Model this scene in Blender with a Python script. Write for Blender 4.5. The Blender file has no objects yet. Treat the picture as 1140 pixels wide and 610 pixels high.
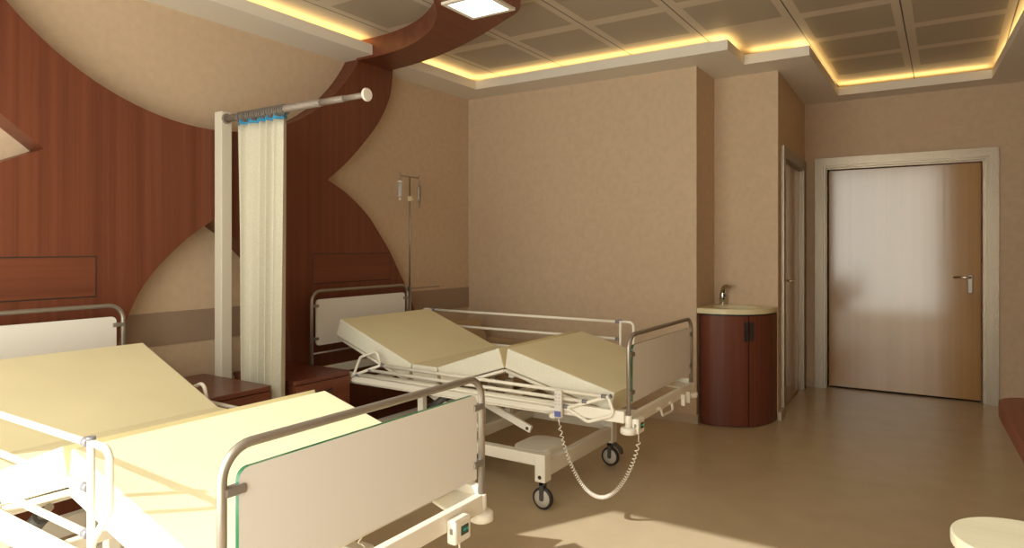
import bpy, bmesh, math, random
from mathutils import Vector, Matrix
random.seed(7)
S = bpy.context.scene
COL = S.collection
PI = math.pi

# ------------------------------------------------------------------ materials
def new_mat(name):
    m = bpy.data.materials.new(name); m.use_nodes = True
    nt = m.node_tree
    return m, nt, nt.nodes['Principled BSDF']

def plain(name, col, rough=0.5, metal=0.0, spec=0.5, noise=0.0, nscale=30, bump=0.0, bscale=200, coat=0.0, coat_r=0.1):
    m, nt, p = new_mat(name)
    p.inputs['Base Color'].default_value = (*col, 1)
    p.inputs['Roughness'].default_value = rough
    p.inputs['Metallic'].default_value = metal
    p.inputs['Specular IOR Level'].default_value = spec
    p.inputs['Coat Weight'].default_value = coat
    p.inputs['Coat Roughness'].default_value = coat_r
    tc = nt.nodes.new('ShaderNodeTexCoord')
    if noise > 0:
        n = nt.nodes.new('ShaderNodeTexNoise'); n.inputs['Scale'].default_value = nscale
        n.inputs['Detail'].default_value = 6
        nt.links.new(tc.outputs['Object'], n.inputs['Vector'])
        r = nt.nodes.new('ShaderNodeValToRGB')
        r.color_ramp.elements[0].position = 0.3; r.color_ramp.elements[1].position = 0.7
        r.color_ramp.elements[0].color = (*[c * (1 - noise) for c in col], 1)
        r.color_ramp.elements[1].color = (*[min(1, c * (1 + noise)) for c in col], 1)
        nt.links.new(n.outputs['Fac'], r.inputs['Fac'])
        nt.links.new(r.outputs['Color'], p.inputs['Base Color'])
    if bump > 0:
        n2 = nt.nodes.new('ShaderNodeTexNoise'); n2.inputs['Scale'].default_value = bscale
        n2.inputs['Detail'].default_value = 4
        nt.links.new(tc.outputs['Object'], n2.inputs['Vector'])
        b = nt.nodes.new('ShaderNodeBump'); b.inputs['Strength'].default_value = bump
        b.inputs['Distance'].default_value = 0.004
        nt.links.new(n2.outputs['Fac'], b.inputs['Height'])
        nt.links.new(b.outputs['Normal'], p.inputs['Normal'])
    return m

def wood(name, dark, light, axis='Z', scale=1.0, rough=0.35, coat=0.0, coat_r=0.1, spec=0.5, aniso=False):
    m, nt, p = new_mat(name)
    tc = nt.nodes.new('ShaderNodeTexCoord'); mp = nt.nodes.new('ShaderNodeMapping')
    sc = {'X': (0.35, 26, 26), 'Y': (26, 0.35, 26), 'Z': (26, 26, 0.35)}[axis]
    mp.inputs['Scale'].default_value = [s * scale for s in sc]
    nt.links.new(tc.outputs['Object'], mp.inputs['Vector'])
    n = nt.nodes.new('ShaderNodeTexNoise'); n.inputs['Scale'].default_value = 1.0
    n.inputs['Detail'].default_value = 7; n.inputs['Roughness'].default_value = 0.65
    nt.links.new(mp.outputs['Vector'], n.inputs['Vector'])
    mp2 = nt.nodes.new('ShaderNodeMapping')
    mp2.inputs['Scale'].default_value = [s * scale * 0.12 for s in sc]
    nt.links.new(tc.outputs['Object'], mp2.inputs['Vector'])
    n2 = nt.nodes.new('ShaderNodeTexNoise'); n2.inputs['Scale'].default_value = 1.0
    nt.links.new(mp2.outputs['Vector'], n2.inputs['Vector'])
    mx = nt.nodes.new('ShaderNodeMix'); mx.data_type = 'FLOAT'; mx.inputs[0].default_value = 0.22
    nt.links.new(n.outputs['Fac'], mx.inputs[2]); nt.links.new(n2.outputs['Fac'], mx.inputs[3])
    r = nt.nodes.new('ShaderNodeValToRGB')
    r.color_ramp.elements[0].position = 0.30; r.color_ramp.elements[1].position = 0.70
    r.color_ramp.elements[0].color = (*dark, 1); r.color_ramp.elements[1].color = (*light, 1)
    nt.links.new(mx.outputs[0], r.inputs['Fac'])
    nt.links.new(r.outputs['Color'], p.inputs['Base Color'])
    p.inputs['Roughness'].default_value = rough
    p.inputs['Specular IOR Level'].default_value = spec
    p.inputs['Coat Weight'].default_value = coat; p.inputs['Coat Roughness'].default_value = coat_r
    if aniso:
        p.inputs['Coat IOR'].default_value = 1.82
        b = nt.nodes.new('ShaderNodeBump'); b.inputs['Strength'].default_value = 0.10
        b.inputs['Distance'].default_value = 0.002
        nt.links.new(n.outputs['Fac'], b.inputs['Height'])
        nt.links.new(b.outputs['Normal'], p.inputs['Normal'])
        nt.links.new(b.outputs['Normal'], p.inputs['Coat Normal'])
    return m

def emit(name, col, strength):
    m = bpy.data.materials.new(name); m.use_nodes = True
    nt = m.node_tree; nt.nodes.clear()
    e = nt.nodes.new('ShaderNodeEmission'); o = nt.nodes.new('ShaderNodeOutputMaterial')
    e.inputs['Color'].default_value = (*col, 1); e.inputs['Strength'].default_value = strength
    nt.links.new(e.outputs[0], o.inputs[0])
    return m

def ceiling_mat():
    """square metal ceiling tiles: darker perforated centre fields, pale borders, dark seams"""
    m, nt, p = new_mat('ceiling_tiles')
    L = nt.links
    tc = nt.nodes.new('ShaderNodeTexCoord'); sp = nt.nodes.new('ShaderNodeSeparateXYZ')
    L.new(tc.outputs['Object'], sp.inputs[0])
    def math_(op, a, b=None, c=None):
        n = nt.nodes.new('ShaderNodeMath'); n.operation = op
        for i, v in enumerate((a, b, c)):
            if v is None: continue
            if isinstance(v, (int, float)): n.inputs[i].default_value = v
            else: L.new(v, n.inputs[i])
        return n.outputs[0]
    x, y = sp.outputs[0], sp.outputs[1]
    fx = math_('FLOORED_MODULO', math_('SUBTRACT', x, 4.07), 0.615)
    fy = math_('FLOORED_MODULO', math_('SUBTRACT', y, 0.232), 0.61)
    def inside(v, a, b): return math_('MULTIPLY', math_('GREATER_THAN', v, a), math_('LESS_THAN', v, b))
    fld = math_('MULTIPLY', inside(fx, 0.055, 0.56), inside(fy, 0.055, 0.555))
    # the plain piece beside the washbasin niche carries no field
    pl = math_('MULTIPLY', math_('GREATER_THAN', x, 4.66), math_('GREATER_THAN', y, 0.85))
    fld = math_('MULTIPLY', fld, math_('SUBTRACT', 1.0, pl))
    for e in (math_('LESS_THAN', y, 3.26), math_('GREATER_THAN', y, -.37), math_('LESS_THAN', x, 6.56)):
        fld = math_('MULTIPLY', fld, e)
    seam = math_('LESS_THAN', math_('ABSOLUTE', math_('SUBTRACT', fy, 0.004)), 0.004)
    n = nt.nodes.new('ShaderNodeTexNoise'); n.inputs['Scale'].default_value = 9
    L.new(tc.outputs['Object'], n.inputs['Vector'])
    mx1 = nt.nodes.new('ShaderNodeMix'); mx1.data_type = 'RGBA'
    mx1.inputs[6].default_value = (0.60, 0.52, 0.41, 1); mx1.inputs[7].default_value = (0.39, 0.335, 0.25, 1)
    L.new(fld, mx1.inputs[0])
    mx2 = nt.nodes.new('ShaderNodeMix'); mx2.data_type = 'RGBA'
    L.new(seam, mx2.inputs[0]); L.new(mx1.outputs[2], mx2.inputs[6])
    mx2.inputs[7].default_value = (0.03, 0.025, 0.02, 1)
    L.new(mx2.outputs[2], p.inputs['Base Color'])
    p.inputs['Roughness'].default_value = 0.45
    return m

M = {}
M['wall'] = plain('tan_plaster', (0.60, 0.452, 0.315), 0.75, noise=0.05, nscale=22, bump=0.25, bscale=160, spec=0.25)
M['band'] = plain('brown_laminate', (0.33, 0.235, 0.17), 0.28, noise=0.04, nscale=5)
M['floor'] = plain('vinyl_floor', (0.54, 0.43, 0.28), 0.26, noise=0.04, nscale=5, spec=0.25)
M['base'] = plain('skirting', (0.50, 0.39, 0.28), 0.5)
M['soffit'] = plain('white_plaster', (0.79, 0.74, 0.66), 0.7, spec=0.2)
M['ceil'] = ceiling_mat()
M['mahog'] = wood('mahogany', (0.115, 0.031, 0.0145), (0.205, 0.063, 0.031), 'Z', 1.0, 0.42, spec=0.35)
M['mahog_h'] = wood('mahogany_across', (0.115, 0.031, 0.0145), (0.205, 0.063, 0.031), 'X', 1.0, 0.40, spec=0.35)
M['mahog_y'] = wood('mahogany_gloss', (0.10, 0.025, 0.013), (0.175, 0.048, 0.025), 'Y', 1.0, 0.3)
M['vanity'] = wood('vanity_veneer', (0.115, 0.030, 0.016), (0.19, 0.055, 0.03), 'Z', 1.6, 0.42, spec=.35)
M['oak'] = wood('oak_door', (0.36, 0.185, 0.052), (0.47, 0.255, 0.085), 'Z', 0.7, 0.45, coat=1.0, coat_r=0.12, spec=0.08, aniso=True)
M['maple'] = wood('pale_maple', (0.46, 0.42, 0.28), (0.56, 0.52, 0.37), 'Y', 0.8, 0.35)
M['white'] = plain('white_enamel', (0.80, 0.75, 0.65), 0.38)
M['post'] = plain('beige_enamel', (0.66, 0.605, 0.50), 0.45)
M['steel'] = plain('satin_steel', (0.37, 0.33, 0.285), 0.40, metal=0.75)
M['frame'] = plain('brushed_frame', (0.34, 0.28, 0.215), 0.33, metal=1.0, bump=0.5, bscale=110)
M['chrome'] = plain('chrome', (0.75, 0.72, 0.66), 0.12, metal=1.0)
M['board'] = plain('white_board', (0.74, 0.71, 0.67), 0.35)
M['green'] = plain('green_glass_edge', (0.018, 0.13, 0.06), 0.15)
M['clip'] = plain('grey_clip', (0.26, 0.23, 0.20), 0.4, metal=0.4)
M['matt'] = plain('cream_vinyl', (0.80, 0.72, 0.465), 0.55, noise=0.03, nscale=4, bump=0.05, bscale=250)
M['sleeve'] = plain('grey_sleeve', (0.20, 0.19, 0.21), 0.4)
M['dark'] = plain('black_rubber_and_gaps', (0.025, 0.022, 0.02), 0.5)  # also the black in door gaps and panel seams, standing for shade
M['actuator'] = plain('dark_actuator', (0.07, 0.065, 0.06), 0.4)
M['wheel'] = plain('wheel_disc', (0.55, 0.50, 0.43), 0.4)
M['lcd'] = plain('lcd_green', (0.01, 0.05, 0.035), 0.15)
M['lcdtext'] = emit('lcd_digits', (0.1, 0.8, 0.45), 0.35)
M['blue'] = plain('blue_label', (0.12, 0.13, 0.36), 0.4)
M['handset'] = plain('handset_plastic', (0.70, 0.64, 0.58), 0.4)
M['keys'] = plain('grey_keys', (0.42, 0.40, 0.42), 0.5)
M['cord'] = plain('cord_white', (0.75, 0.69, 0.60), 0.4)
M['curtain'] = plain('curtain_cloth', (0.58, 0.54, 0.43), 0.85, noise=0.07, nscale=120, bump=0.2, bscale=400)
M['tape'] = plain('blue_header_tape', (0.04, 0.28, 0.52), 0.7, noise=0.3, nscale=60)
M['rail'] = plain('rail_metal', (0.27, 0.22, 0.18), 0.55, metal=0.2, noise=0.15, nscale=150)
M['ring'] = plain('ring_metal', (0.22, 0.19, 0.165), 0.45, metal=0.3)
M['side'] = plain('cream_ticking', (0.70, 0.67, 0.56), 0.8, noise=0.05, nscale=150, bump=0.1, bscale=300)
M['cream'] = plain('cream_basin', (0.76, 0.68, 0.44), 0.18)
M['bronze'] = plain('bronze_pull', (0.035, 0.025, 0.022), 0.4)
M['tanfab'] = plain('tan_upholstery', (0.44, 0.32, 0.19), 0.8, noise=0.06, nscale=40)
M['lamp'] = emit('lamp_diffuser', (1.0, 0.95, 0.82), 6.0)
M['clear'] = plain('clear_bottle', (0.85, 0.85, 0.82), 0.08)
M['clear'].node_tree.nodes['Principled BSDF'].inputs['Transmission Weight'].default_value = 0.6
M['pvc'] = plain('soft_pvc', (0.28, 0.23, 0.18), 0.3)

# ------------------------------------------------------------------ mesh helpers
class B:
    def __init__(self): self.bm = bmesh.new(); self.mi = 0
    def _m(self, faces):
        for f in faces: f.material_index = self.mi
    def box(self, x0, x1, y0, y1, z0, z1, bev=0.0, rot=None, seg=2):
        vs = [self.bm.verts.new(v) for v in ((x0,y0,z0),(x1,y0,z0),(x1,y1,z0),(x0,y1,z0),(x0,y0,z1),(x1,y0,z1),(x1,y1,z1),(x0,y1,z1))]
        if rot: # (pivot, matrix)
            pv, mt = rot
            for v in vs: v.co = mt @ (v.co - Vector(pv)) + Vector(pv)
        q = [(0,3,2,1),(4,5,6,7),(0,1,5,4),(1,2,6,5),(2,3,7,6),(3,0,4,7)]
        fs = [self.bm.faces.new([vs[i] for i in k]) for k in q]
        self._m(fs)
        if bev > 0:
            es = list({e for f in fs for e in f.edges})
            r = bmesh.ops.bevel(self.bm, geom=es, offset=bev, segments=seg, profile=0.5, affect='EDGES')
            self._m(r['faces'])
        return self
    def prism(self, pts, axis, a, b, bev=0.0, side_mi=None):
        """extrude a 2-D outline; axis 'z': pts=(x,y); 'y': pts=(x,z); 'x': pts=(y,z)"""
        def mk(p, t):
            return {'z': (p[0], p[1], t), 'y': (p[0], t, p[1]), 'x': (t, p[0], p[1])}[axis]
        n = len(pts)
        v0 = [self.bm.verts.new(mk(p, a)) for p in pts]; v1 = [self.bm.verts.new(mk(p, b)) for p in pts]
        f0 = self.bm.faces.new(v0); f1 = self.bm.faces.new(list(reversed(v1)))
        sd = [self.bm.faces.new((v0[i], v1[i], v1[(i+1) % n], v0[(i+1) % n])) for i in range(n)]
        self._m([f0, f1] + sd)
        if side_mi is not None:
            for f in sd: f.material_index = side_mi
        f0.normal_update(); f1.normal_update()
        if bev > 0:
            es = list({e for f in (f0, f1) for e in f.edges})
            r = bmesh.ops.bevel(self.bm, geom=es, offset=bev, segments=2, profile=0.5, affect='EDGES')
            self._m(r['faces'])
        elif n > 4:
            r = bmesh.ops.triangulate(self.bm, faces=[f0, f1])
            self._m(r['faces'])
        return self
    def tube(self, pts, r, seg=10, closed=False, caps=True):
        pts = [Vector(p) for p in pts]
        n = len(pts)
        rings = []
        def tan(i):
            if closed: t = pts[(i+1) % n] - pts[i-1]
            elif i == 0: t = pts[1] - pts[0]
            elif i == n-1: t = pts[-1] - pts[-2]
            else: t = (pts[i+1] - pts[i]).normalized() + (pts[i] - pts[i-1]).normalized()
            return t.normalized()
        t0 = tan(0)
        nrm = t0.orthogonal().normalized()
        rr = r if isinstance(r, (list, tuple)) else [r] * n
        for i in range(n):
            t = tan(i)
            nrm = (nrm - t * nrm.dot(t))
            nrm = nrm.normalized() if nrm.length > 1e-6 else t.orthogonal().normalized()
            bi = t.cross(nrm)
            k = 1.0
            if 0 < i < n-1 and not closed:
                c = (pts[i+1]-pts[i]).normalized().dot(t)
                k = 1.0 / max(c, 0.6)
            rings.append([self.bm.verts.new(pts[i] + (nrm * math.cos(2*PI*j/seg) + bi * math.sin(2*PI*j/seg)) * rr[i]) for j in range(seg)])
        fs = []
        for i in range(n if closed else n-1):
            a, b = rings[i], rings[(i+1) % n]
            for j in range(seg):
                f = self.bm.faces.new((a[j], a[(j+1) % seg], b[(j+1) % seg], b[j])); f.smooth = True; fs.append(f)
        if caps and not closed:
            fs.append(self.bm.faces.new(list(reversed(rings[0])))); fs.append(self.bm.faces.new(rings[-1]))
        self._m(fs)
        return self
    def cyl(self, p0, p1, r, seg=20, r1=None):
        return self.tube([p0, p1], [r, r1 if r1 is not None else r], seg)
    def lathe(self, prof, c, axis='z', seg=28):
        """prof = (radius, height) list, around the axis through c"""
        c = Vector(c)
        rings = []
        for r, h in prof:
            ring = []
            for j in range(seg):
                a = 2*PI*j/seg
                u, v = r*math.cos(a), r*math.sin(a)
                d = {'z': (u, v, h), 'x': (h, u, v), 'y': (v, h, u)}[axis]
                ring.append(self.bm.verts.new(c + Vector(d)))
            rings.append(ring)
        fs = []
        for a, b in zip(rings, rings[1:]):
            for j in range(seg):
                f = self.bm.faces.new((a[j], a[(j+1) % seg], b[(j+1) % seg], b[j])); f.smooth = True; fs.append(f)
        fs.append(self.bm.faces.new(list(reversed(rings[0])))); fs.append(self.bm.faces.new(rings[-1]))
        self._m(fs)
        return self

def fillet(pts, r, n=6):
    """round the corners of an open polyline"""
    pts = [Vector(p) for p in pts]; out = [pts[0]]
    for i in range(1, len(pts)-1):
        a, b, c = pts[i-1], pts[i], pts[i+1]
        d0 = (a-b).normalized(); d1 = (c-b).normalized()
        ang = d0.angle(d1)
        rr = min(r, 0.49*min((a-b).length, (c-b).length)*math.tan(ang/2))
        t = rr / math.tan(ang/2)
        p0 = b + d0*t; p1 = b + d1*t
        bis = (d0+d1).normalized(); ctr = b + bis * (rr / math.sin(ang/2))
        v0 = p0-ctr; v1 = p1-ctr; w = v0.angle(v1)
        for k in range(n+1):
            s = k/n
            out.append(ctr + (v0*math.sin((1-s)*w) + v1*math.sin(s*w)) / math.sin(w))
    out.append(pts[-1])
    return out

def rrect(x0, x1, y0, y1, r, n=6, corners=(1,1,1,1)):
    o = []
    for k, (cx, cy, a0) in enumerate(((x1-r, y0+r, -PI/2), (x1-r, y1-r, 0), (x0+r, y1-r, PI/2), (x0+r, y0+r, PI))):
        if corners[k]:
            o += [(cx + r*math.cos(a0 + PI/2*i/n), cy + r*math.sin(a0 + PI/2*i/n)) for i in range(n+1)]
        else:
            o.append(((x1, y0), (x1, y1), (x0, y1), (x0, y0))[k])
    return o

def spline(pts, n=6):
    P = [Vector((*p, 0)) for p in pts]
    P = [2*P[0]-P[1]] + P + [2*P[-1]-P[-2]]
    out = []
    for i in range(1, len(P)-2):
        for k in range(n):
            t = k/n
            a, b, c, d = P[i-1], P[i], P[i+1], P[i+2]
            v = 0.5*((2*b) + (c-a)*t + (2*a-5*b+4*c-d)*t*t + (3*b-a-3*c+d)*t**3)
            out.append((v.x, v.y))
    out.append((P[-2].x, P[-2].y))
    return out

def wloc(o):
    v = Vector((0, 0, 0))
    while o is not None: v += o.location; o = o.parent
    return v

def obj(name, b, mats, parent=None, base=None):
    """link a B as one mesh object, its vertices given in world space"""
    bm = b.bm
    bmesh.ops.recalc_face_normals(bm, faces=bm.faces)
    off = wloc(parent) if parent else Vector((0, 0, 0))
    loc = Vector((0, 0, 0))
    if base is not None and parent is None: loc = Vector(base); off = loc
    bmesh.ops.translate(bm, verts=bm.verts, vec=-off)
    me = bpy.data.meshes.new(name); bm.to_mesh(me); bm.free()
    for m in (mats if isinstance(mats, (list, tuple)) else [mats]): me.materials.append(M[m])
    o = bpy.data.objects.new(name, me); COL.objects.link(o)
    o.location = loc
    if parent: o.parent = parent
    return o

def thing(name, label, cat, loc, group=None):
    o = bpy.data.objects.new(name, None); COL.objects.link(o); o.location = loc
    o.empty_display_size = 0.1
    o['label'] = label; o['category'] = cat
    if group: o['group'] = group
    return o

def tag(o, label, cat, group=None):
    o['label'] = label; o['category'] = cat
    if group: o['group'] = group
    return o

def struct(name, b, mats, parent=None, label=None):
    o = obj(name, b, mats, parent)
    if parent is None: o['kind'] = 'structure'
    if label: o['label'] = label; o['category'] = 'wall' if 'wall' in name else name.split('_')[0]
    return o

# ------------------------------------------------------------------ the room
YB = 3.77                # headboard wall
XF = 5.06                # far wall
ZS = 2.732               # soffit
ZC = 2.855               # tiled ceiling
XW = -0.17               # window wall
def yr(x): return -0.64 - 0.052*(7.02-x)         # right wall
def ysd(x): return 1.103 + (x-5.53)*0.0349       # wall of the small door

struct('floor', B().box(XW-.2, 7.6, -1.3, 4.0, -0.1, 0.0), 'floor', label='glossy brown vinyl floor')
struct('ceiling', B().box(XW-.2, 7.6, -1.3, 4.0, ZC, ZC+.1), 'ceil', label='ceiling of square metal tiles')
struct('wall_back', B().box(XW-.2, XF, YB, YB+.12, 0, ZC), 'wall', label='tan plaster wall behind the beds')
struct('wall_far', B().box(XF, 5.53, 1.6, YB+.12, 0, ZC), 'wall', label='tan plaster wall beyond the far bed')
struct('wall_niche', B().box(5.53, 5.65, ysd(5.65)+.001, 1.72, 0, ZC), 'wall', label='tan plaster wall behind the washbasin')
# side wall with the small door
d = Vector((1, 0.0349, 0)).normalized(); nrm = Vector((-d.y, d.x, 0))
def side_poly(xa, xb, t0, t1):
    A = Vector((xa, ysd(xa), 0)); Bv = Vector((xb, ysd(xb), 0))
    return [((A+nrm*t0).x, (A+nrm*t0).y), ((Bv+nrm*t0).x, (Bv+nrm*t0).y), ((Bv+nrm*t1).x, (Bv+nrm*t1).y), ((A+nrm*t1).x, (A+nrm*t1).y)]
b = B()
b.prism(side_poly(5.53, 5.755, 0, .12), 'z', 0, ZC)
b.prism(side_poly(5.755, 6.87, 0, .12), 'z', 2.10, ZC)
b.prism(side_poly(6.87, 7.02, 0, .12), 'z', 0, ZC)
struct('wall_side', b, 'wall', label='narrow tan wall that holds the small door')
# door wall
b = B()
b.box(7.02, 7.20, 0.985, 1.40, 0, ZC); b.box(7.02, 7.20, -1.0, -0.315, 0, ZC); b.box(7.02, 7.20, -0.315, 0.985, 2.135, ZC)
struct('wall_door', b, 'wall', label='tan plaster wall around the main door')
struct('wall_right', B().prism([(XW-.2, yr(XW-.2)), (7.02, yr(7.02)), (7.02, yr(7.02)-.12), (XW-.2, yr(XW-.2)-.12)], 'z', 0, ZC), 'wall', label='tan plaster wall on the right')
# window wall: opening for the sun
WY0, WY1, WZ0, WZ1 = 0.05, 3.231, 0.08, 2.85
b = B()
b.box(XW-.10, XW, -1.3, WY0, 0, ZC); b.box(XW-.10, XW, WY1, 4.0, 0, ZC)
b.box(XW-.10, XW, WY0, WY1, 0, WZ0); b.box(XW-.10, XW, WY0, WY1, WZ1, ZC)
struct('wall_window', b, 'wall', label='tan plaster wall with the wide window')
b = B(); w = .025
b.box(XW-.08, XW-.03, WY0, WY0+w, WZ0, WZ1); b.box(XW-.08, XW-.03, WY1-w, WY1, WZ0, WZ1)
b.box(XW-.08, XW-.03, WY0+w, WY1-w, WZ0, WZ0+w); b.box(XW-.08, XW-.03, WY0+w, WY1-w, WZ1-w, WZ1)
struct('window_1', b, 'white', label='white frame of the wide window')

# dropped soffit border around the tiled tray
def soff(pts): b.prism(pts, 'z', ZS, 2.805)
b = B()
soff([(XW, 3.458), (4.752, 3.458), (4.752, YB), (XW, YB)])
soff([(4.752, 1.282), (XF, 1.282), (XF, YB), (4.752, YB)])
soff([(XF, 1.282), (5.21, 1.282), (5.53, 1.282), (5.53, 1.6), (XF, 1.6)])
soff([(5.21, .825), (5.53, .825), (5.53, 1.282), (5.21, 1.282)])
soff([(5.53, .825), (6.74, .825), (6.74, ysd(6.74)), (5.53, ysd(5.53))])
yi = lambda x: -.317 - .0522*(6.745-x)
soff([(6.74, yi(6.74)), (7.02, yi(7.02)), (7.02, ysd(7.02)), (6.74, ysd(6.74))])
soff([(XW, yi(XW)), (7.02, yi(7.02)), (7.02, yr(7.02)), (XW, yr(XW))])
struct('trim_1', b, 'soffit', label='white dropped soffit border around the ceiling')['category'] = 'soffit'
# small lip of the light cove
b = B()
b.box(4.775, 4.785, 1.40, 3.40, 2.8052, 2.816)
struct('trim_2', b, 'soffit', label='thin lip of the cove lighting')['category'] = 'trim'
# protection band on the headboard wall
struct('trim_3', B().box(XW, XF, YB-.006, YB, .787, .976), 'band', label='dark brown protection band on the back wall')['category'] = 'trim'
# skirting
b = B(); b.box(XF-.014, XF, 1.586, YB, 0, .064); b.box(XF, 5.53, 1.586, 1.6, 0, .064)
struct('baseboard_far', b, 'base', label='low skirting under the far wall')
b = B(); b.prism(side_poly(5.50, 5.66, -.03, 0), 'z', 0, .064)
struct('baseboard_side', b, 'base', label='stub of skirting beside the small door')
b = B(); b.box(XW, .33, YB-.014, YB, 0, .064); b.box(4.28, XF-.014, YB-.014, YB, 0, .064)
struct('baseboard_back', b, 'base', label='low skirting under the back wall')
b = B(); b.box(7.006, 7.02, yr(7.02), -.39, 0, .064); b.box(7.006, 7.02, 1.075, 1.14, 0, .064)
struct('baseboard_door', b, 'base', label='low skirting beside the main door')

# unseen backing added behind the two doors to block stray light
b = B(); b.box(7.45, 7.55, -1.3, 4.0, 0, ZC); b.box(5.65, 7.45, 1.72, 1.80, 0, ZC); b.box(7.2, 7.45, -1.3, -1.2, 0, ZC)
struct('wall_corridor', b, 'wall', label='added backing wall that blocks light behind the doors')
# main door
dr = thing('door_1', 'wide oak door with lever handle in the end wall', 'door', (7.02, .35, 0)); dr['kind'] = 'structure'
obj('leaf', B().box(7.09, 7.13, -.254, .948, .014, 2.084, .002), 'oak', dr)
b = B()
def jambs(x0, x1, ya, yb, ztop, w):
    b.box(x0, x1, yb, yb+w, 0, ztop+w); b.box(x0, x1, ya-w, ya, 0, ztop+w); b.box(x0, x1, ya, yb, ztop, ztop+w)
jambs(6.998, 7.02, -.305, .985, 2.125, .075)
jambs(7.012, 7.06, -.285, .965, 2.105, .02)
jambs(7.05, 7.10, -.268, .952+.008, 2.092, .024)
bmesh.ops.bevel(b.bm, geom=list(b.bm.edges), offset=.003, segments=2, affect='EDGES')
obj('door_frame', b, 'frame', dr)
obj('gap_shade', B().box(7.085, 7.16, -.254, .948, -.002, .003), 'dark', dr)  # dark strip standing in for the shade in the gap under the leaf
h = obj('handle_plate', B().box(7.078, 7.09, -.198, -.158, .945, 1.11, .006), 'steel', dr)
obj('lever', B().tube(fillet([(7.085, -.178, 1.085), (7.035, -.178, 1.085), (7.035, -.055, 1.085)], .02), .009), 'chrome', h)
# small side door
dr = thing('door_2', 'narrow oak door with steel frame beside the washbasin', 'door', (6.3, ysd(6.3), 0)); dr['kind'] = 'structure'
b = B()
b.prism(side_poly(5.675, 5.775, -.022, 0), 'z', 0, 2.165); b.prism(side_poly(6.82, 6.955, -.022, 0), 'z', 0, 2.165)
b.prism(side_poly(5.775, 6.82, -.022, 0), 'z', 2.075, 2.165)
b.prism(side_poly(5.757, 5.785, 0, .05), 'z', 0, 2.085); b.prism(side_poly(6.81, 6.868, 0, .05), 'z', 0, 2.085)
b.prism(side_poly(5.785, 6.81, 0, .05), 'z', 2.065, 2.09)
obj('door_frame', b, 'frame', dr)
obj('leaf', B().prism(side_poly(5.787, 6.808, .02, .05), 'z', .01, 2.064), 'oak', dr)
p0 = Vector((5.90, ysd(5.90), 1.07)); q = [p0 + nrm*.02, p0 - nrm*.05, p0 - nrm*.05 + d*.11]
obj('lever', B().tube(fillet(q, .015), .009), 'chrome', dr)

# ------------------------------------------------------------------ wood panelling
CX = 2.344
ru = spline([(3.873, ZS), (3.861, 2.60), (3.831, 2.49), (3.752, 2.346), (3.644, 2.207), (3.43, 1.99), (3.22, 1.82)])
rl = spline([(3.22, 1.82), (3.415, 1.725), (3.60, 1.59), (3.725, 1.455), (3.845, 1.31), (3.953, 1.144), (4.025, 1.035), (4.12, .85), (4.20, .6), (4.25, .3), (4.27, 0)])
al = spline([(CX, 1.507), (2.16, 1.375), (1.975, 1.189), (1.871, 1.009), (1.80, .8), (1.765, .5), (1.745, .2), (1.74, 0)])
mir = lambda P: [(2*CX-x, z) for x, z in P]
R0, cz = 1.378, 3.418
a1 = math.acos((cz-ZS)/R0)
arc = [(2.325 + R0*math.sin(a), cz - R0*math.cos(a)) for a in [-a1 + 2*a1*i/40 for i in range(41)]]
outline = ru + rl[1:] + list(reversed(mir(al))) + al[1:] + list(reversed(mir(rl))) + list(reversed(mir(ru)))[1:] + arc
wp = thing('wall_panel', 'reddish mahogany wall panelling with curved cut-outs behind both beds', 'wall panel', (CX, 3.695, 0))
obj('board', B().prism(outline, 'y', 3.62, YB-.001), 'mahog', wp)
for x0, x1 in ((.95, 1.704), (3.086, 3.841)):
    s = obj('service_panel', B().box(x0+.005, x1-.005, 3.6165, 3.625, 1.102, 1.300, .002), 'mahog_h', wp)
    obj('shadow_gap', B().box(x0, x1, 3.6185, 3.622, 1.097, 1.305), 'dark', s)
# crescent on the ceiling
right = spline([(3.835, 3.62), (3.784, 3.27), (3.681, 2.91), (3.536, 2.565), (3.369, 2.249), (3.268, 2.075), (3.136, 1.975), (3.0, 1.865), (2.8, 1.74), (2.55, 1.64)], 4)
inn = [(2.25 + 1.24*math.cos(t), 3.45 - 1.24*math.sin(t)) for t in [i*(PI/2)/16 for i in range(16)]] + [(CX, 2.21)]
inn = [(3.49, 3.62)] + inn
m2 = lambda P: [(2*CX-x, y) for x, y in P]
poly = right + [(CX, 1.61)] + list(reversed(m2(right))) + m2(inn) [:-1] + list(reversed(inn))
cp = thing('ceiling_panel', 'curved mahogany crescent fixed under the ceiling above the beds', 'ceiling panel', (CX, 2.4, 2.72))
obj('board', B().prism(poly, 'z', 2.715, ZC-.0005), 'mahog_h', cp)
cl = thing('ceiling_light', 'square white ceiling light set in the wooden crescent', 'light', (3.063, 2.21, 2.70))
b = B()
x0, x1, y0, y1, w = 2.915, 3.212, 2.060, 2.362, .026
b.box(x0, x1, y0, y0+w, 2.700, 2.7148); b.box(x0, x1, y1-w, y1, 2.700, 2.7148); b.box(x0, x0+w, y0+w, y1-w, 2.700, 2.7148); b.box(x1-w, x1, y0+w, y1-w, 2.700, 2.7148)
obj('light_frame', b, 'white', cl)
obj('diffuser', B().box(x0+w, x1-w, y0+w, y1-w, 2.706, 2.7148), 'lamp', cl)

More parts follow.
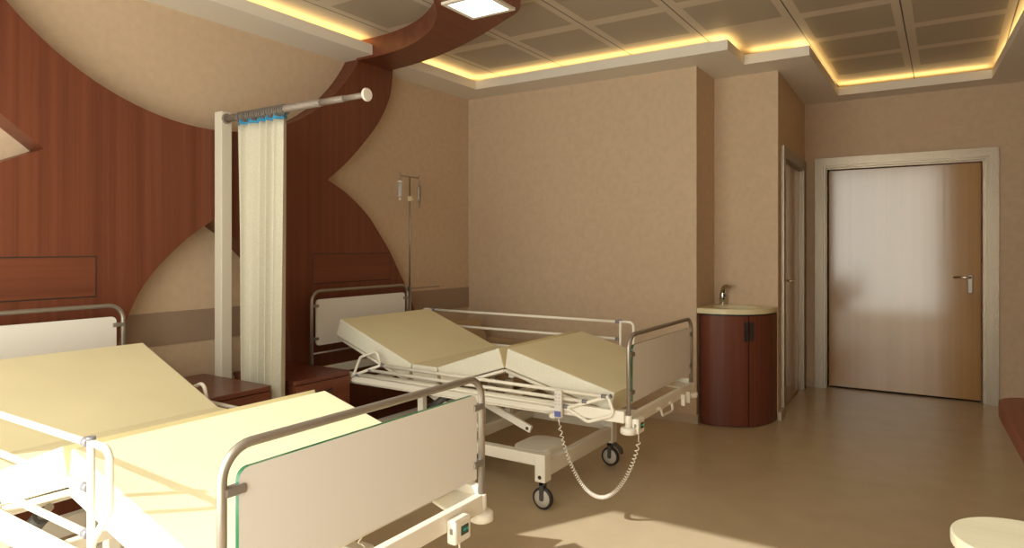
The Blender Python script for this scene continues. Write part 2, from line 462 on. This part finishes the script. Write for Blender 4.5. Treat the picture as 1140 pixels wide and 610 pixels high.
# ------------------------------------------------------------------ hospital beds
def side_rail(bed, X, up, inner):
    """three bars between two D-shaped end frames; folded rails swing 70 degrees towards the foot"""
    root = None
    H = (.10, .212, .32)
    if up: piv = ((1.715, .56), (3.245, .56)); th = 0.0
    else:  piv = ((1.64, .532), (3.108, .540)); th = math.radians(70)
    U = (-math.sin(th), math.cos(th))            # along the post, (y,z)
    O = (-math.cos(th), -math.sin(th))           # towards the foot
    def at(k, h, o):
        s = 1 if k == 0 else -1
        return (X, piv[k][0] + U[0]*h + O[0]*o*s, piv[k][1] + U[1]*h + O[1]*o*s)
    xi = X + inner*.013
    rail = obj('side_rail', B().tube([(xi, piv[0][1-1]+.03, .519), (xi, piv[1][0]-.03, .519)], .0045, 8), 'white', bed)
    for k in (0, 1):
        b = B()
        b.tube([at(k, -.05 if up else -.03, 0), at(k, .335, 0)], .0088, 12)
        loop = [at(k, .322, 0), at(k, .322, .088), at(k, .175, .088), at(k, .095, .012), at(k, .06, 0)]
        b.tube(fillet(loop, .03), .0085, 12)
        b.box(X-.006, X+.016 if inner > 0 else X+.006, piv[k][0]-.016, piv[k][0]+.016, .500, .552, .003) if inner > 0 else b.box(X-.016, X+.006, piv[k][0]-.016, piv[k][0]+.016, .500, .552, .003)
        b.mi = 1
        e = at(k, .337, 0); e0 = at(k, .329, 0); b.cyl(e0, e, .0105, 14)
        obj('end_frame', b, ['white', 'sleeve'], rail)
    for h in H:
        b = B()
        p, q = Vector(at(0, h, 0)), Vector(at(1, h, 0))
        dd = (q-p).normalized()
        b.tube([p+dd*.012, q-dd*.012], .0092, 14)
        b.mi = 1
        b.cyl(p+dd*.008, p+dd*.032, .0112, 14); b.cyl(q-dd*.032, q-dd*.008, .0112, 14)
        obj('bar', b, ['white', 'sleeve'], rail)
    return rail

def caster(bed, x, y, brake):
    b = B()
    b.lathe([(.02, -.011), (.045, -.012), (.0565, -.009), (.0565, .009), (.045, .012), (.02, .011)], (x, y, .057), 'x', 32)
    b.mi = 1
    b.lathe([(.010, -.0135), (.0445, -.0128), (.0445, .0128), (.010, .0135)], (x, y, .057), 'x', 28)
    w = obj('caster_wheel', b, ['dark', 'wheel'], bed)
    b = B()
    for s in (-1, 1):
        b.prism(rrect(y-.012, y+.013, .045, .145, .011), 'x', x+s*.0145, x+s*.0185)
    b.box(x-.0185, x+.0185, y-.014, y+.016, .122, .150, .004)
    b.cyl((x-.02, y, .057), (x+.02, y, .057), .006, 12)
    if brake:
        b.prism([(y-.02, .135), (y+.0, .15), (y-.04, .14), (y-.075, .115), (y-.08, .085), (y-.068, .085), (y-.055, .11)], 'x', x-.0145, x+.0145)
    obj('fork', b, 'actuator', w)
    return w

def slab(quad, x0, x1, bev=.008):
    b = B(); b.mi = 1
    return b.prism(quad, 'x', x0, x1, bev, side_mi=0)  # bevel faces take the paler side colour as a painted edge highlight

def make_bed(cx, label, near_up, far_up, ctrl_u, foot_hooks):
    bed = thing('hospital_bed', label, 'bed', (cx, 2.35, 0), 'adjustable hospital beds')
    hw = .459; L, R = cx-hw, cx+hw
    yf, yh = 1.25, 3.45
    # ---- head and foot boards
    for y, ztop, zlow, z0, z1, green, nm in ((yf, .934, .50, .617, .884, True, 'footboard'), (yh, 1.062, .48, .706, 1.007, False, 'headboard')):
        b = B().tube(fillet([(L, y, zlow), (L, y, ztop), (R, y, ztop), (R, y, zlow)], .07, 8), .0108, 16)
        if not green: b.tube([(L, y, .655), (R, y, .655)], .007, 10)
        fr = obj(nm + '_frame', b, 'steel', bed)
        out = rrect(L+.036, R-.034, z0, z1, .025, 6, (0, 1, 1, 0) if green else (1, 1, 1, 1))
        b = B().prism(out, 'y', y-.006, y+.006, side_mi=1 if green else 0)
        obj(nm + '_panel', b, ['board', 'green'], bed)
        for xx, s in ((L, 1), (R, -1)):
            for zc in ((z1-.042, z0+.045)):
                c = B().box(min(xx+s*.002, xx+s*.052), max(xx+s*.002, xx+s*.052), y-.0125, y+.0125, zc-.010, zc+.010, .004)
                obj('panel_clip', c, 'clip', fr)
        for xx in (L, R):
            b = B()
            b.lathe([(.0165, .495), (.0165, .556), (.0135, .560), (.0112, .560)], (xx, y, 0), 'z', 24)
            b.lathe([(.030, .472), (.0385, .477), (.0385, .499), (.033, .504), (.016, .506)], (xx, y, 0), 'z', 30)
            obj('bumper', b, 'white', bed)
    # ---- platform frame
    b = B()
    for s in (-1, 1):
        x = cx + s*.470
        b.box(x-.016, x+.016, 1.262, 3.44, .524, .580, .004)
    for y in (yf, yh):
        b.box(L+.014, R-.014, y-.014, y+.012, .506, .562, .003)
        s = 1 if y == yf else -1
        for side in (-1, 1):      # corner gusset
            x = cx + side*.454
            b.prism([(x, y+s*.01), (x-side*.15, y+s*.01), (x-side*.11, y+s*.11), (x, y+s*.20)], 'z', .545, .553)
    for y in (1.62, 2.02, 2.45, 3.0):
        b.box(cx-.455, cx+.455, y-.015, y+.015, .515, .545, .003)
    obj('platform_frame', b, 'white', bed)
    # ---- mattress in four sections with the deck plate under each
    x0, x1 = cx-.437, cx+.433
    secs = [
        [(2.616, .667), (3.212, .894), (3.246, .792), (2.646, .575)],
        [(2.424, .667), (2.615, .667), (2.607, .571), (2.426, .571)],
        [(2.004, .811), (2.423, .667), (2.385, .573), (1.969, .708)],
        [(1.331, .651), (1.947, .813), (1.964, .708), (1.352, .556)],
    ]
    for q in secs:
        obj('mattress_section', slab(q, x0, x1, .006), ['matt', 'side'], bed)
    decks = [((2.640, .560), (3.235, .777)), ((2.412, .560), (2.616, .560)), ((2.388, .561), (1.976, .695)), ((1.370, .549), (1.958, .695))]
    for (ya, za), (yb, zb) in decks:
        b = B()
        v = Vector((0, yb-ya, zb-za)).normalized(); n = Vector((0, -v.z, v.y));  n = n if n.z > 0 else -n
        for x in (x0+.012, x1-.012):
            b.tube([(x, ya, za-.004), (x, yb, zb-.004)], .0095, 10)
        k = max(3, int((Vector((0, yb, zb))-Vector((0, ya, za))).length/.09))
        for i in range(k+1):
            t = i/k; y = ya+(yb-ya)*t; z = za+(zb-za)*t
            b.tube([(x0+.012, y, z-.004), (x1-.012, y, z-.004)], .006, 8)
        b.prism([(ya, za), (yb, zb), (yb-n.y*.003, zb-n.z*.003), (ya-n.y*.003, za-n.z*.003)], 'x', x0+.03, x1-.03)
        obj('deck_section', b, 'white', bed)
    # ---- lifting gear
    for x in ((cx-.30, cx+.30) if foot_hooks else (cx+.30,)):
        for (ya, za), (yb, zb) in (((1.90, .37), (2.32, .515)), ((2.22, .32), (2.57, .47))):
            b = B()
            v = Vector((0, yb-ya, zb-za)); ang = math.atan2(v.z, v.y); l = v.length
            mt = Matrix.Rotation(ang, 3, 'X')
            b.box(x-.012, x+.012, ya-.02, ya+l+.02, za-.02, za+.02, .006, rot=((x, ya, za), mt))
            b.mi = 1
            b.cyl((x-.016, ya, za), (x+.016, ya, za), .009, 12); b.cyl((x-.016, yb, zb), (x+.016, yb, zb), .009, 12)
            obj('lift_arm', b, ['white', 'actuator'], bed)
    for (p, q) in (((cx-.30, 2.40, .52), (cx-.30, 2.62, .355)), ((cx+.05, 2.95, .62), (cx+.05, 2.66, .44))):
        b = B(); p, q = Vector(p), Vector(q); m = p.lerp(q, .25)
        b.tube([m, q], .026, 14); b.mi = 1; b.tube([p, m], .013, 12)
        obj('actuator', b, ['actuator', 'steel'], bed)
    b = B()
    for x in (cx-.36, cx+.36):
        b.box(x-.008, x+.008, 1.95, 1.984, .645, .690, .003)
    b.tube([(cx-.40, 1.967, .688), (cx+.40, 1.967, .688)], .011, 10)
    obj('knee_bracket', b, 'white', bed)
    # ---- undercarriage
    b = B()
    for s in (-1, 1):
        x = cx + s*.413
        b.box(x-.026, x+.026, 1.72, 3.06, .224, .284, .004)
        for y in (1.742, 3.04): b.box(x-.034, x+.034, y-.030, y+.030, .146, .288, .004)
    for y in (1.742, 3.04): b.box(cx-.38, cx+.38, y-.022, y+.022, .166, .246, .004)
    obj('undercarriage', b, 'white', bed)
    b = B().prism(rrect(cx-.37, cx-.08, 1.765, 1.98, .08), 'z', .236, .276, .006)
    b.box(cx-.39, cx+.39, 2.28, 2.64, .23, .30, .01)
    obj('base_cover', b, 'white', bed)
    for s in (-1, 1):
        for y in (2.32, 2.60):
            u = .36 if y > 2.5 else .15
            obj('lift_column', B().box(cx+s*u-.02, cx+s*u+.02, y-.02, y+.02, .29, .52, .003), 'white', bed)
    for s in (-1, 1):
        for y in (1.742, 3.04):
            x = cx + s*.413
            b = B(); b.cyl((x-.036, y, .172), (x+.036, y, .172), .010, 14)
            obj('bolt', b, 'dark', bed)
            caster(bed, x, y, s > 0)
    # ---- rails
    side_rail(bed, cx-.494, near_up, 1)
    side_rail(bed, cx+.503, far_up, -1)
    # ---- control box at the foot
    xc = cx + ctrl_u
    b = B().box(xc-.038, xc+.038, yf-.048, yf-.0145, .474, .545, .006)
    bx = obj('control_box', b, 'white', bed)
    obj('display', B().box(xc-.012, xc+.024, yf-.0495, yf-.046, .496, .524, .001), 'lcd', bx)
    b = B()
    for i, ww in enumerate((.006, .004, .007)):
        b.box(xc-.002+i*.008, xc-.002+i*.008+ww, yf-.0502, yf-.0496, .508-.002*(i % 2), .514)
    obj('digits', b, 'lcdtext', bx)
    b = B().box(xc-.0395, xc-.034, yf-.038, yf-.026, .505, .522, .002); obj('button', b, 'clip', bx)
    if foot_hooks:
        b = B().tube(fillet([(cx-.135, yf-.010, .522), (cx-.085, yf-.016, .522), (cx-.065, yf-.02, .478), (cx+.088, yf-.02, .474), (cx+.084, yf-.016, .520), (cx+.045, yf-.010, .520)], .014), .0065, 12)
        obj('pull_handle', b, 'white', bed)
        for u in (.247, .333):
            b = B().box(cx+u-.008, cx+u+.008, yf-.036, yf-.013, .468, .530, .003)
            obj('peg', b, 'white', bed)
    # holder for an infusion pole at the head corner
    b = B().tube([(R+.062, yh+.03, .44), (R+.062, yh+.03, .53)], .014, 14, caps=False)
    b.box(R-.0, R+.05, yh+.02, yh+.04, .478, .498, .003)
    obj('pole_holder', b, 'white', bed)
    return bed

BF, BN = 3.393, 1.289
make_bed(BF, 'hospital bed beyond the curtain, beside the far wall', False, True, -.418, True)
NB = make_bed(BN, 'hospital bed nearest to the camera, in the sun, with its near rail raised', True, False, .300, False)

# ------------------------------------------------------------------ handset with coiled cord
def coil(path, r, rc, turns, seg=6, per=9):
    P = [Vector(p) for p in path]
    out = []
    n = turns*per
    for i in range(n+1):
        t = i/n*(len(P)-1); k = min(int(t), len(P)-2); f = t-k
        c = P[k].lerp(P[k+1], f); tg = (P[k+1]-P[k]).normalized()
        a = Vector((1, -1, 0)).normalized(); a = (a - tg*a.dot(tg)).normalized(); bb = tg.cross(a)
        ang = 2*PI*i/per
        out.append(c + a*math.cos(ang)*r + bb*math.sin(ang)*r)
    return B().tube(out, rc, seg)
def sag(p, q, zlow, n=40, push=(0, 0, 0)):
    p, q = Vector(p), Vector(q); o = []
    for i in range(n+1):
        t = i/n
        v = p.lerp(q, t) + Vector(push)*math.sin(PI*t)
        base = p.z+(q.z-p.z)*t
        dip = (4*t*(1-t))**.82
        v.z = base - (min(p.z, q.z) - zlow + .02)*dip
        o.append(v)
    return o
hx, hy = BF-.494-.024, 1.592
hs = thing('bed_handset', 'white bed remote with blue base hung on the folded rail of the far bed', 'remote control', (hx, hy, .52))
body = obj('body', B().box(hx-.010, hx+.010, hy-.021, hy+.021, .514, .648, .005), 'handset', hs)
obj('hook', B().tube(fillet([(hx+.008, hy, .636), (hx+.03, hy, .650), (hx+.038, hy, .645), (hx+.038, hy, .63)], .008), .003, 8), 'handset', hs)
obj('blue_base', B().box(hx-.0112, hx-.0095, hy-.018, hy+.018, .520, .548, .001), 'blue', body)
for i in range(4):
    for j in (-1, 1):
        obj('button', B().box(hx-.0115, hx-.0095, hy+j*.009-.004, hy+j*.009+.004, .578+i*.016, .584+i*.016, .001), 'keys', body)
path = [Vector((hx, hy, .52)), Vector((hx, hy-.003, .49))] 
cpath = sag((hx, hy-.005, .475), (BF-.418, 1.217, .43), .146, 46, push=(.0, .0, 0))
cpath2 = cpath
b = coil(cpath2, .0080, .0027, 62, per=10)
b.tube([(hx, hy, .516), cpath[0]], .003, 8); b.tube([cpath[-1], (BF-.418, 1.217, .476)], .003, 8)
obj('coiled_cord', b, 'cord', hs)
# cord under the near bed's foot, wired to its display box
cpath = sag((BN+.30, 1.217, .44), (BN+.17, 1.50, .47), .20, 30)
cd = coil(cpath, .0080, .0027, 40, per=10)
cd.tube([cpath[0], (BN+.30, 1.217, .476)], .003, 8)
obj('coiled_cord', cd, 'cord', NB)

# ------------------------------------------------------------------ infusion pole, bottle, bag
px, py = BF+.459+.062, 3.48
iv = thing('infusion_pole', 'slim steel infusion pole at the head of the far bed', 'pole', (px, py, .44))
obj('pole', B().tube([(px, py, .445), (px, py, 1.02)], .0105, 14).tube([(px, py, 1.02), (px, py, 1.895)], .0068, 12), 'steel', iv)
b = B().tube([(px-.105, py, 1.893), (px+.105, py, 1.893)], .0045, 10)
for s in (-1, 1):
    b.tube(fillet([(px+s*.095, py, 1.893), (px+s*.105, py, 1.905), (px+s*.112, py, 1.915)], .004), .003, 8)
    hk = [(px+s*.10, py, 1.893), (px+s*.10, py, 1.872), (px+s*.112, py, 1.862), (px+s*.122, py, 1.874)]
    b.tube(fillet(hk, .008), .003, 8)
obj('hook_bar', b, 'steel', iv)
obj('clamp', B().box(px-.014, px+.014, py-.014, py+.014, 1.705, 1.742, .004).cyl((px+.014, py, 1.723), (px+.04, py, 1.723), .010, 14), 'cream', iv)
obj('side_arm', B().tube([(px, py, 1.03), (px+.36, py, 1.03)], .0042, 8).box(px-.012, px+.012, py-.012, py+.012, 1.015, 1.045, .003), 'steel', iv)
bx_, bz = px-.111, 1.870
bt = thing('infusion_bottle', 'clear infusion bottle with white cap on the left hook of the pole', 'bottle', (bx_, py, 1.72))
obj('bottle_body', B().lathe([(.010, 1.728), (.022, 1.732), (.023, 1.74), (.021, 1.755), (.021, 1.825), (.015, 1.834), (.010, 1.838)], (bx_, py, 0), 'z', 20), 'clear', bt)
obj('cap', B().lathe([(.012, 1.838), (.021, 1.839), (.021, 1.850), (.010, 1.853), (.004, 1.856), (.004, 1.861)], (bx_, py, 0), 'z', 18), 'white', bt)
obj('liquid', B().lathe([(.007, 1.74), (.009, 1.745), (.009, 1.825), (.007, 1.83)], (bx_, py, 0), 'z', 14), 'white', bt)
obj('drip_nozzle', B().lathe([(.006, 1.705), (.009, 1.708), (.009, 1.720), (.005, 1.727)], (bx_, py, 0), 'z', 14), 'white', bt)
gx = px+.111
bg = thing('infusion_bag', 'limp infusion bag on the right hook of the pole', 'bag', (gx, py, 1.70))
b = B().prism([(py-.045, 1.715), (py-.03, 1.69), (py+.03, 1.69), (py+.045, 1.715), (py+.045, 1.82), (py+.02, 1.845), (py-.02, 1.845), (py-.045, 1.82)], 'x', gx-.009, gx+.009, .006)
obj('pouch', b, 'pvc', bg)
bg.rotation_euler = (0, 0, -math.radians(57))
obj('hanger_loop', B().tube([(gx, py, 1.843), (gx, py, 1.861)], .0045, 8), 'pvc', bg)
obj('port', B().tube([(gx, py, 1.692), (gx, py, 1.655)], .004, 8), 'pvc', bg)

# ------------------------------------------------------------------ bedside cabinets
def cabinet(x0, x1, y0, y1, zt, label):
    c = thing('bedside_cabinet', label, 'cabinet', ((x0+x1)/2, (y0+y1)/2, 0), 'bedside cabinets')
    obj('carcass', B().box(x0+.006, x1-.006, y0+.020, y1, .06, zt-.026, .004), 'mahog', c)
    obj('plinth', B().box(x0+.03, x1-.03, y0+.05, y1-.02, 0, .06), 'dark', c)
    t = B().prism(rrect(x0, x1, y0, y1, .022, 4, (1, 0, 0, 1)), 'z', zt-.026, zt, .004)
    obj('top', t, 'mahog_y', c)
    for nm, za, zb in (('drawer', .40, zt-.03), ('door', .065, .395)):
        f = obj(nm, B().box(x0+.008, x1-.008, y0+.002, y0+.019, za, zb, .003), 'mahog_h', c)
        zh = zb - (.055 if nm == 'drawer' else .06); xm = (x0+x1)/2
        n = 8; P = [(xm-.06+.12*i/n, y0+.004-.026*math.sin(PI*i/n), zh) for i in range(n+1)]
        obj('pull', B().tube(P, .0055, 8), 'bronze', f)
cabinet(1.90, 2.322, 3.04, 3.67, .605, 'dark mahogany bedside cabinet beside the near bed, left of the curtain')
cabinet(2.468, 2.888, 3.04, 3.60, .600, 'dark mahogany bedside cabinet with drawer pull, right of the curtain')

# ------------------------------------------------------------------ curtain and its rail
cr = thing('curtain_rail', 'white post with grey telescopic curtain rail between the beds', 'curtain rail', (2.38, 3.57, 0))
obj('post', B().box(2.347, 2.415, 3.535, 3.605, 0, 2.142, .004), 'post', cr)
zr = 2.10
b = B().tube([(2.375, 3.535, zr), (2.375, 2.72, zr)], .0205, 18).tube([(2.375, 2.72, zr), (2.375, 2.55, zr)], .0175, 18).tube([(2.375, 2.55, zr), (2.375, 2.40, zr)], .0145, 18)
b.lathe([(.029, 0), (.029, .014)], (2.375, 3.521, zr), 'y', 20)
obj('rail', b, 'rail', cr)
obj('end_cap', B().lathe([(.012, 0), (.032, -.004), (.034, -.010), (.030, -.018)], (2.375, 2.402, zr), 'y', 24), 'white', cr)
CT = 2.072
cu = thing('curtain', 'cream pleated cloth curtain with blue top tape, gathered on the rail', 'curtain', (2.375, 3.2, .15))
def cloth(z0, z1, nz, ya, yb, flare, thick):
    bm = B(); N = 96
    rows = []
    for side in (0, 1):
        grid = []
        for i in range(nz+1):
            z = z1 + (z0-z1)*i/nz; f = i/nz
            row = []
            for j in range(N+1):
                s = j/N
                y = ya + (yb-ya)*s
                y += flare*f*(s-.55)
                amp = .020 + .012*f
                ph = s*2*PI*5.6 + .7*math.sin(s*9) + .2*math.sin(f*3+s*5)
                x = 2.375 + amp*math.sin(ph) + .004*math.sin(ph*2.3+f*2) + (thick if side else 0)
                y += .010*math.cos(ph)*(0.6+.4*f)
                row.append(bm.bm.verts.new((x, y, z)))
            grid.append(row)
        rows.append(grid)
    for side in (0, 1):
        g = rows[side]
        for i in range(nz):
            for j in range(N):
                f = bm.bm.faces.new((g[i][j], g[i][j+1], g[i+1][j+1], g[i+1][j])); f.smooth = True
    a, c = rows
    for i in range(nz):
        for j in (0, N):
            bm.bm.faces.new((a[i][j], a[i+1][j], c[i+1][j], c[i][j]))
    for j in range(N):
        for i in (0, nz):
            bm.bm.faces.new((a[i][j], c[i][j], c[i][j+1], a[i][j+1]))
    return bm
obj('cloth', cloth(.15, CT-.022, 40, 3.415, 3.005, .05, .003), 'curtain', cu)
obj('header_tape', cloth(CT-.0225, CT+.004, 2, 3.415, 3.005, .0, .005), 'tape', cu)
for i in range(26):
    y = 3.405 - i*(.40/25)
    P = [(2.375+.0275*math.cos(2*PI*k/18), y+.002*math.sin(i*2.1), zr-.006+.0285*math.sin(2*PI*k/18)) for k in range(18)]
    obj('ring', B().tube(P, .0034, 6, closed=True), 'ring', cu)

# ------------------------------------------------------------------ armchair beside the far bed
ax0, ax1 = 4.16, 4.84
ac = thing('armchair', 'low tan armchair between the far bed and the far wall', 'armchair', ((ax0+ax1)/2, 3.05, 0))
b = B().prism([(3.24, .30), (3.42, .30), (3.56, .715), (3.47, .725)], 'x', ax0+.02, ax1-.02, .012)
obj('backrest', b, 'tanfab', ac)
obj('seat', B().box(ax0+.08, ax1-.08, 2.76, 3.26, .28, .41, .025, seg=3), 'tanfab', ac)
for x0, x1 in ((ax0, ax0+.078), (ax1-.078, ax1)):
    obj('armrest', B().box(x0, x1, 2.74, 3.36, .10, .565, .012), 'tanfab', ac)
for x in (ax0+.04, ax1-.04):
    for y in (2.80, 3.32):
        obj('leg', B().cyl((x, y, 0), (x, y, .105), .016, 14, .022), 'dark', ac)

# ------------------------------------------------------------------ vanity with basin
plan = spline([(5.16, 1.598), (5.085, 1.575), (5.058, 1.51), (5.066, 1.44), (5.092, 1.35), (5.155, 1.235), (5.26, 1.160), (5.38, 1.120), (5.52, 1.108)], 5)
vn = thing('vanity_unit', 'bow-fronted dark wood washbasin cabinet in the wall niche', 'cabinet', (5.3, 1.35, 0))
core = [(5.17, 1.59)] + [(x+.014, y+.010 if y < 1.3 else y) for x, y in plan[6:-1]] + [(5.515, 1.118), (5.515, 1.59)]
obj('carcass', B().prism(core, 'z', .0, .846), 'dark', vn)  # coloured black so the door seam and top gap read as shade
def shell(pl, th=.016):
    """thin curved leaf following the plan"""
    V = [Vector((*p, 0)) for p in pl]; inn = []
    for i in range(len(V)):
        t = (V[min(i+1, len(V)-1)] - V[max(i-1, 0)]).normalized()
        n = Vector((-t.y, t.x, 0)); n = n if n.dot(Vector((5.4, 1.45, 0))-V[i]) > 0 else -n
        inn.append(V[i]+n*th)
    return [(v.x, v.y) for v in V] + [(v.x, v.y) for v in reversed(inn)]
# split at the seam
k = min(range(len(plan)), key=lambda i: abs(plan[i][0]-5.158)+abs(plan[i][1]-1.232))
sx, sy = plan[k]
eps = .005
t = (Vector((*plan[k+1], 0))-Vector((*plan[k-1], 0))).normalized()
pa = plan[:k] + [(sx-t.x*eps, sy-t.y*eps)]
pb = [(sx+t.x*eps, sy+t.y*eps)] + plan[k+1:]
nout = Vector((t.y, -t.x, 0)); nout = nout if nout.x < 0 else -nout
for nm, pl, s in (('door', pa, -1), ('door', pb, 1)):
    dl = obj(nm, B().prism(shell(pl), 'z', .006, .832), 'vanity', vn)
    c = Vector((sx, sy, 0)) + t*s*.021
    q = [c - t*.014 + nout*.010, c + t*.014 + nout*.010, c + t*.014 - nout*.004, c - t*.014 - nout*.004]
    obj('pull', B().prism([(v.x, v.y) for v in q], 'z', .645, .788, .002), 'bronze', dl)
# counter with an oval bowl
co = [(5.062, 1.598), (5.050, 1.51), (5.058, 1.43), (5.082, 1.345), (5.145, 1.226), (5.253, 1.150), (5.376, 1.112), (5.525, 1.107)]
co = spline(co, 5) + [(5.528, 1.598)]
bcx, bcy, ra, rb = 5.30, 1.36, .155, .175
def ray_hit(a):
    """distance from the bowl centre to the counter outline"""
    dx, dy = math.cos(a), math.sin(a); best = 9
    n = len(co)
    for i in range(n):
        (x1_, y1_), (x2_, y2_) = co[i], co[(i+1) % n]
        ex, ey = x2_-x1_, y2_-y1_; den = dx*ey - dy*ex
        if abs(den) < 1e-9: continue
        tt = ((x1_-bcx)*ey - (y1_-bcy)*ex)/den; u = ((x1_-bcx)*dy - (y1_-bcy)*dx)/den
        if tt > 0 and -1e-6 <= u <= 1+1e-6: best = min(best, tt)
    return best
angs = sorted([2*PI*i/72 for i in range(72)] + [math.atan2(y-bcy, x-bcx) % (2*PI) for x, y in (co[0], co[-1], co[-2])])
bt_ = B(); bm = bt_.bm
prof = [('o', 0, .846), ('o', 0, .879), ('o', .006, .885), ('e', 1.0, .885), ('e', .95, .879), ('e', .85, .83), ('e', .6, .79), ('e', .12, .782)]
rings = []
for kind, s, zz in prof:
    ring = []
    for a in angs:
        rr_ = ray_hit(a)
        e = 1/math.sqrt((math.cos(a)/ra)**2 + (math.sin(a)/rb)**2); e = min(e, rr_-.03)
        r_ = rr_-s if kind == 'o' else e*s
        ring.append(bm.verts.new((bcx+r_*math.cos(a), bcy+r_*math.sin(a), zz)))
    rings.append(ring)
n = len(angs)
for A_, B_ in zip(rings, rings[1:]):
    for i in range(n): bm.faces.new((A_[i], A_[(i+1) % n], B_[(i+1) % n], B_[i]))
bm.faces.new(rings[-1]); bm.faces.new(list(reversed(rings[0])))
obj('basin', bt_, 'cream', vn)
fc = thing('faucet', 'chrome curved faucet standing on the cream washbasin', 'faucet', (5.475, 1.515, .885))
P = fillet([(5.478, 1.515, .885), (5.482, 1.517, .98), (5.46, 1.500, 1.03), (5.42, 1.465, 1.040), (5.385, 1.435, 1.036)], .04)
nP = len(P)
obj('spout', B().tube(P, [.026-.014*i/(nP-1) for i in range(nP)], 14), 'chrome', fc)
obj('foot_ring', B().lathe([(.032, 0), (.032, .006), (.027, .010)], (5.478, 1.515, .885), 'z', 20), 'chrome', fc)
obj('sensor', B().box(5.444, 5.462, 1.490, 1.508, .945, .972, .003), 'dark', fc)

# ------------------------------------------------------------------ overbed table and desk on the right
tx0, tx1, ty0, ty1 = 1.715, 1.995, -.76, -.008
tb = thing('overbed_table', 'pale maple table with rounded end at the lower right', 'table', ((tx0+tx1)/2, -.4, 0))
obj('table_top', B().prism(rrect(tx0, tx1, ty0, ty1, .139, 12), 'z', .672, .700, .004), 'maple', tb)
xm = (tx0+tx1)/2
obj('column', B().box(xm-.03, xm+.03, -.68, -.62, .09, .672, .005), 'steel', tb)
b = B().box(xm-.025, xm+.025, -.74, -.12, .055, .095, .005).box(xm-.16, xm+.16, -.745, -.695, .055, .095, .005)
obj('foot_frame', b, 'steel', tb)
for x, y in ((xm, -.14), (xm-.14, -.72), (xm+.14, -.72)):
    obj('caster_wheel', B().lathe([(.015, -.010), (.0275, -.010), (.0275, .010), (.015, .010)], (x, y, .0275), 'x', 20), 'dark', tb)

dk = thing('desk', 'long reddish mahogany desk with rounded corner along the right wall', 'desk', (2.9, -.5, 0))
fy = lambda x: -.172 + .042*(x-3.2)
top = [(2.15, yr(2.15)+.02), (2.15, fy(2.15))] + [(x, fy(x)) for x in (2.4, 2.7, 3.0, 3.13)]
c0 = Vector((3.20, -.275, 0))
top += [(3.20+.02+.10*math.cos(a)+.03*math.cos(a), -.29+.118*math.sin(a)) for a in [PI/2*.95 - PI/2*.95*i/8 for i in range(9)]]
top += [(3.40, -.40), (3.42, -.60), (3.42, yr(3.42)+.02)]
obj('desk_top', B().prism(top, 'z', .690, .750, .004), 'mahog_h', dk)
for x in (2.25, 3.25):
    obj('panel_leg', B().box(x-.02, x+.02, yr(x)+.05, -.36, 0, .690, .003), 'mahog', dk)
obj('back_panel', B().box(2.27, 3.23, -.80, -.78, .30, .690, .002), 'mahog_h', dk)

# ------------------------------------------------------------------ lights
def area(name, loc, sx_, sy_, rot, power, col):
    l = bpy.data.lights.new(name, 'AREA'); l.shape = 'RECTANGLE'; l.size = sx_; l.size_y = sy_
    l.energy = power; l.color = col
    o = bpy.data.objects.new(name, l); COL.objects.link(o); o.location = loc; o.rotation_euler = rot
    return o
COVE = (1.0, 0.70, 0.27); PW = 1.35
def cove(p, q, inward):
    """LED strip lying on the soffit a few centimetres behind its edge, shining up"""
    p, q = Vector(p), Vector(q); l = (q-p).length; c = (p+q)/2
    ang = math.atan2((q-p).y, (q-p).x)
    o = area('cove_strip', (c.x, c.y, 2.810), l, .12, (PI, 0, ang), PW*l, COVE)
    return o
o = .085
cove((.1, 3.458+o), (4.75+o, 3.458+o), 0)
cove((4.752+o, 3.458+o), (4.752+o, 1.30+o), 0)
cove((4.80, 1.282+o), (5.20, 1.282+o), 0)
cove((5.21+o, 1.26), (5.21+o, .86), 0)
cove((5.26, .825+o), (6.74+o, .825+o), 0)
cove((6.74+o, .825), (6.745+o, -.31), 0)
cove((6.74, yi(6.74)-o), (.1, yi(.1)-o), 0)

sun = bpy.data.lights.new('sun', 'SUN'); sun.energy = 4.6; sun.color = (1.0, 1.0, .96); sun.angle = math.radians(.5)
so = bpy.data.objects.new('sun', sun); COL.objects.link(so)
so.rotation_euler = Vector((1.233, -.645, -1.0)).to_track_quat('-Z', 'Y').to_euler(); so.location = (-4, 3, 5)
# daylight portal in the window opening
pl = area('window_portal', (XW-.05, (WY0+WY1)/2, (WZ0+WZ1)/2), WZ1-WZ0, WY1-WY0, (0, -PI/2, 0), 1, (1, 1, 1))
pl.data.cycles.is_portal = True

w = bpy.data.worlds.new('sky'); S.world = w; w.use_nodes = True
bg = w.node_tree.nodes['Background']
bg.inputs['Color'].default_value = (1.0, .99, .86, 1); bg.inputs['Strength'].default_value = 4.7

# ------------------------------------------------------------------ camera
cam = bpy.data.cameras.new('camera'); co_ = bpy.data.objects.new('camera', cam); COL.objects.link(co_)
S.camera = co_
cam.sensor_fit = 'HORIZONTAL'; cam.sensor_width = 36.0; cam.lens = 745/1140*36
cam.shift_x = 0; cam.shift_y = -30/1140; cam.clip_start = .02
A = math.radians(32.96)
fwd = Vector((math.cos(A), math.sin(A), 0))
co_.location = (0, 0, 1.35)
co_.rotation_euler = fwd.to_track_quat('-Z', 'Y').to_euler()

S.view_settings.view_transform = 'Standard'; S.view_settings.look = 'None'
S.view_settings.gamma = 1.0; S.view_settings.use_curve_mapping = False
S.view_settings.exposure = 0.0
S.cycles.max_bounces = 10; S.cycles.diffuse_bounces = 6
S.cycles.use_denoising = True
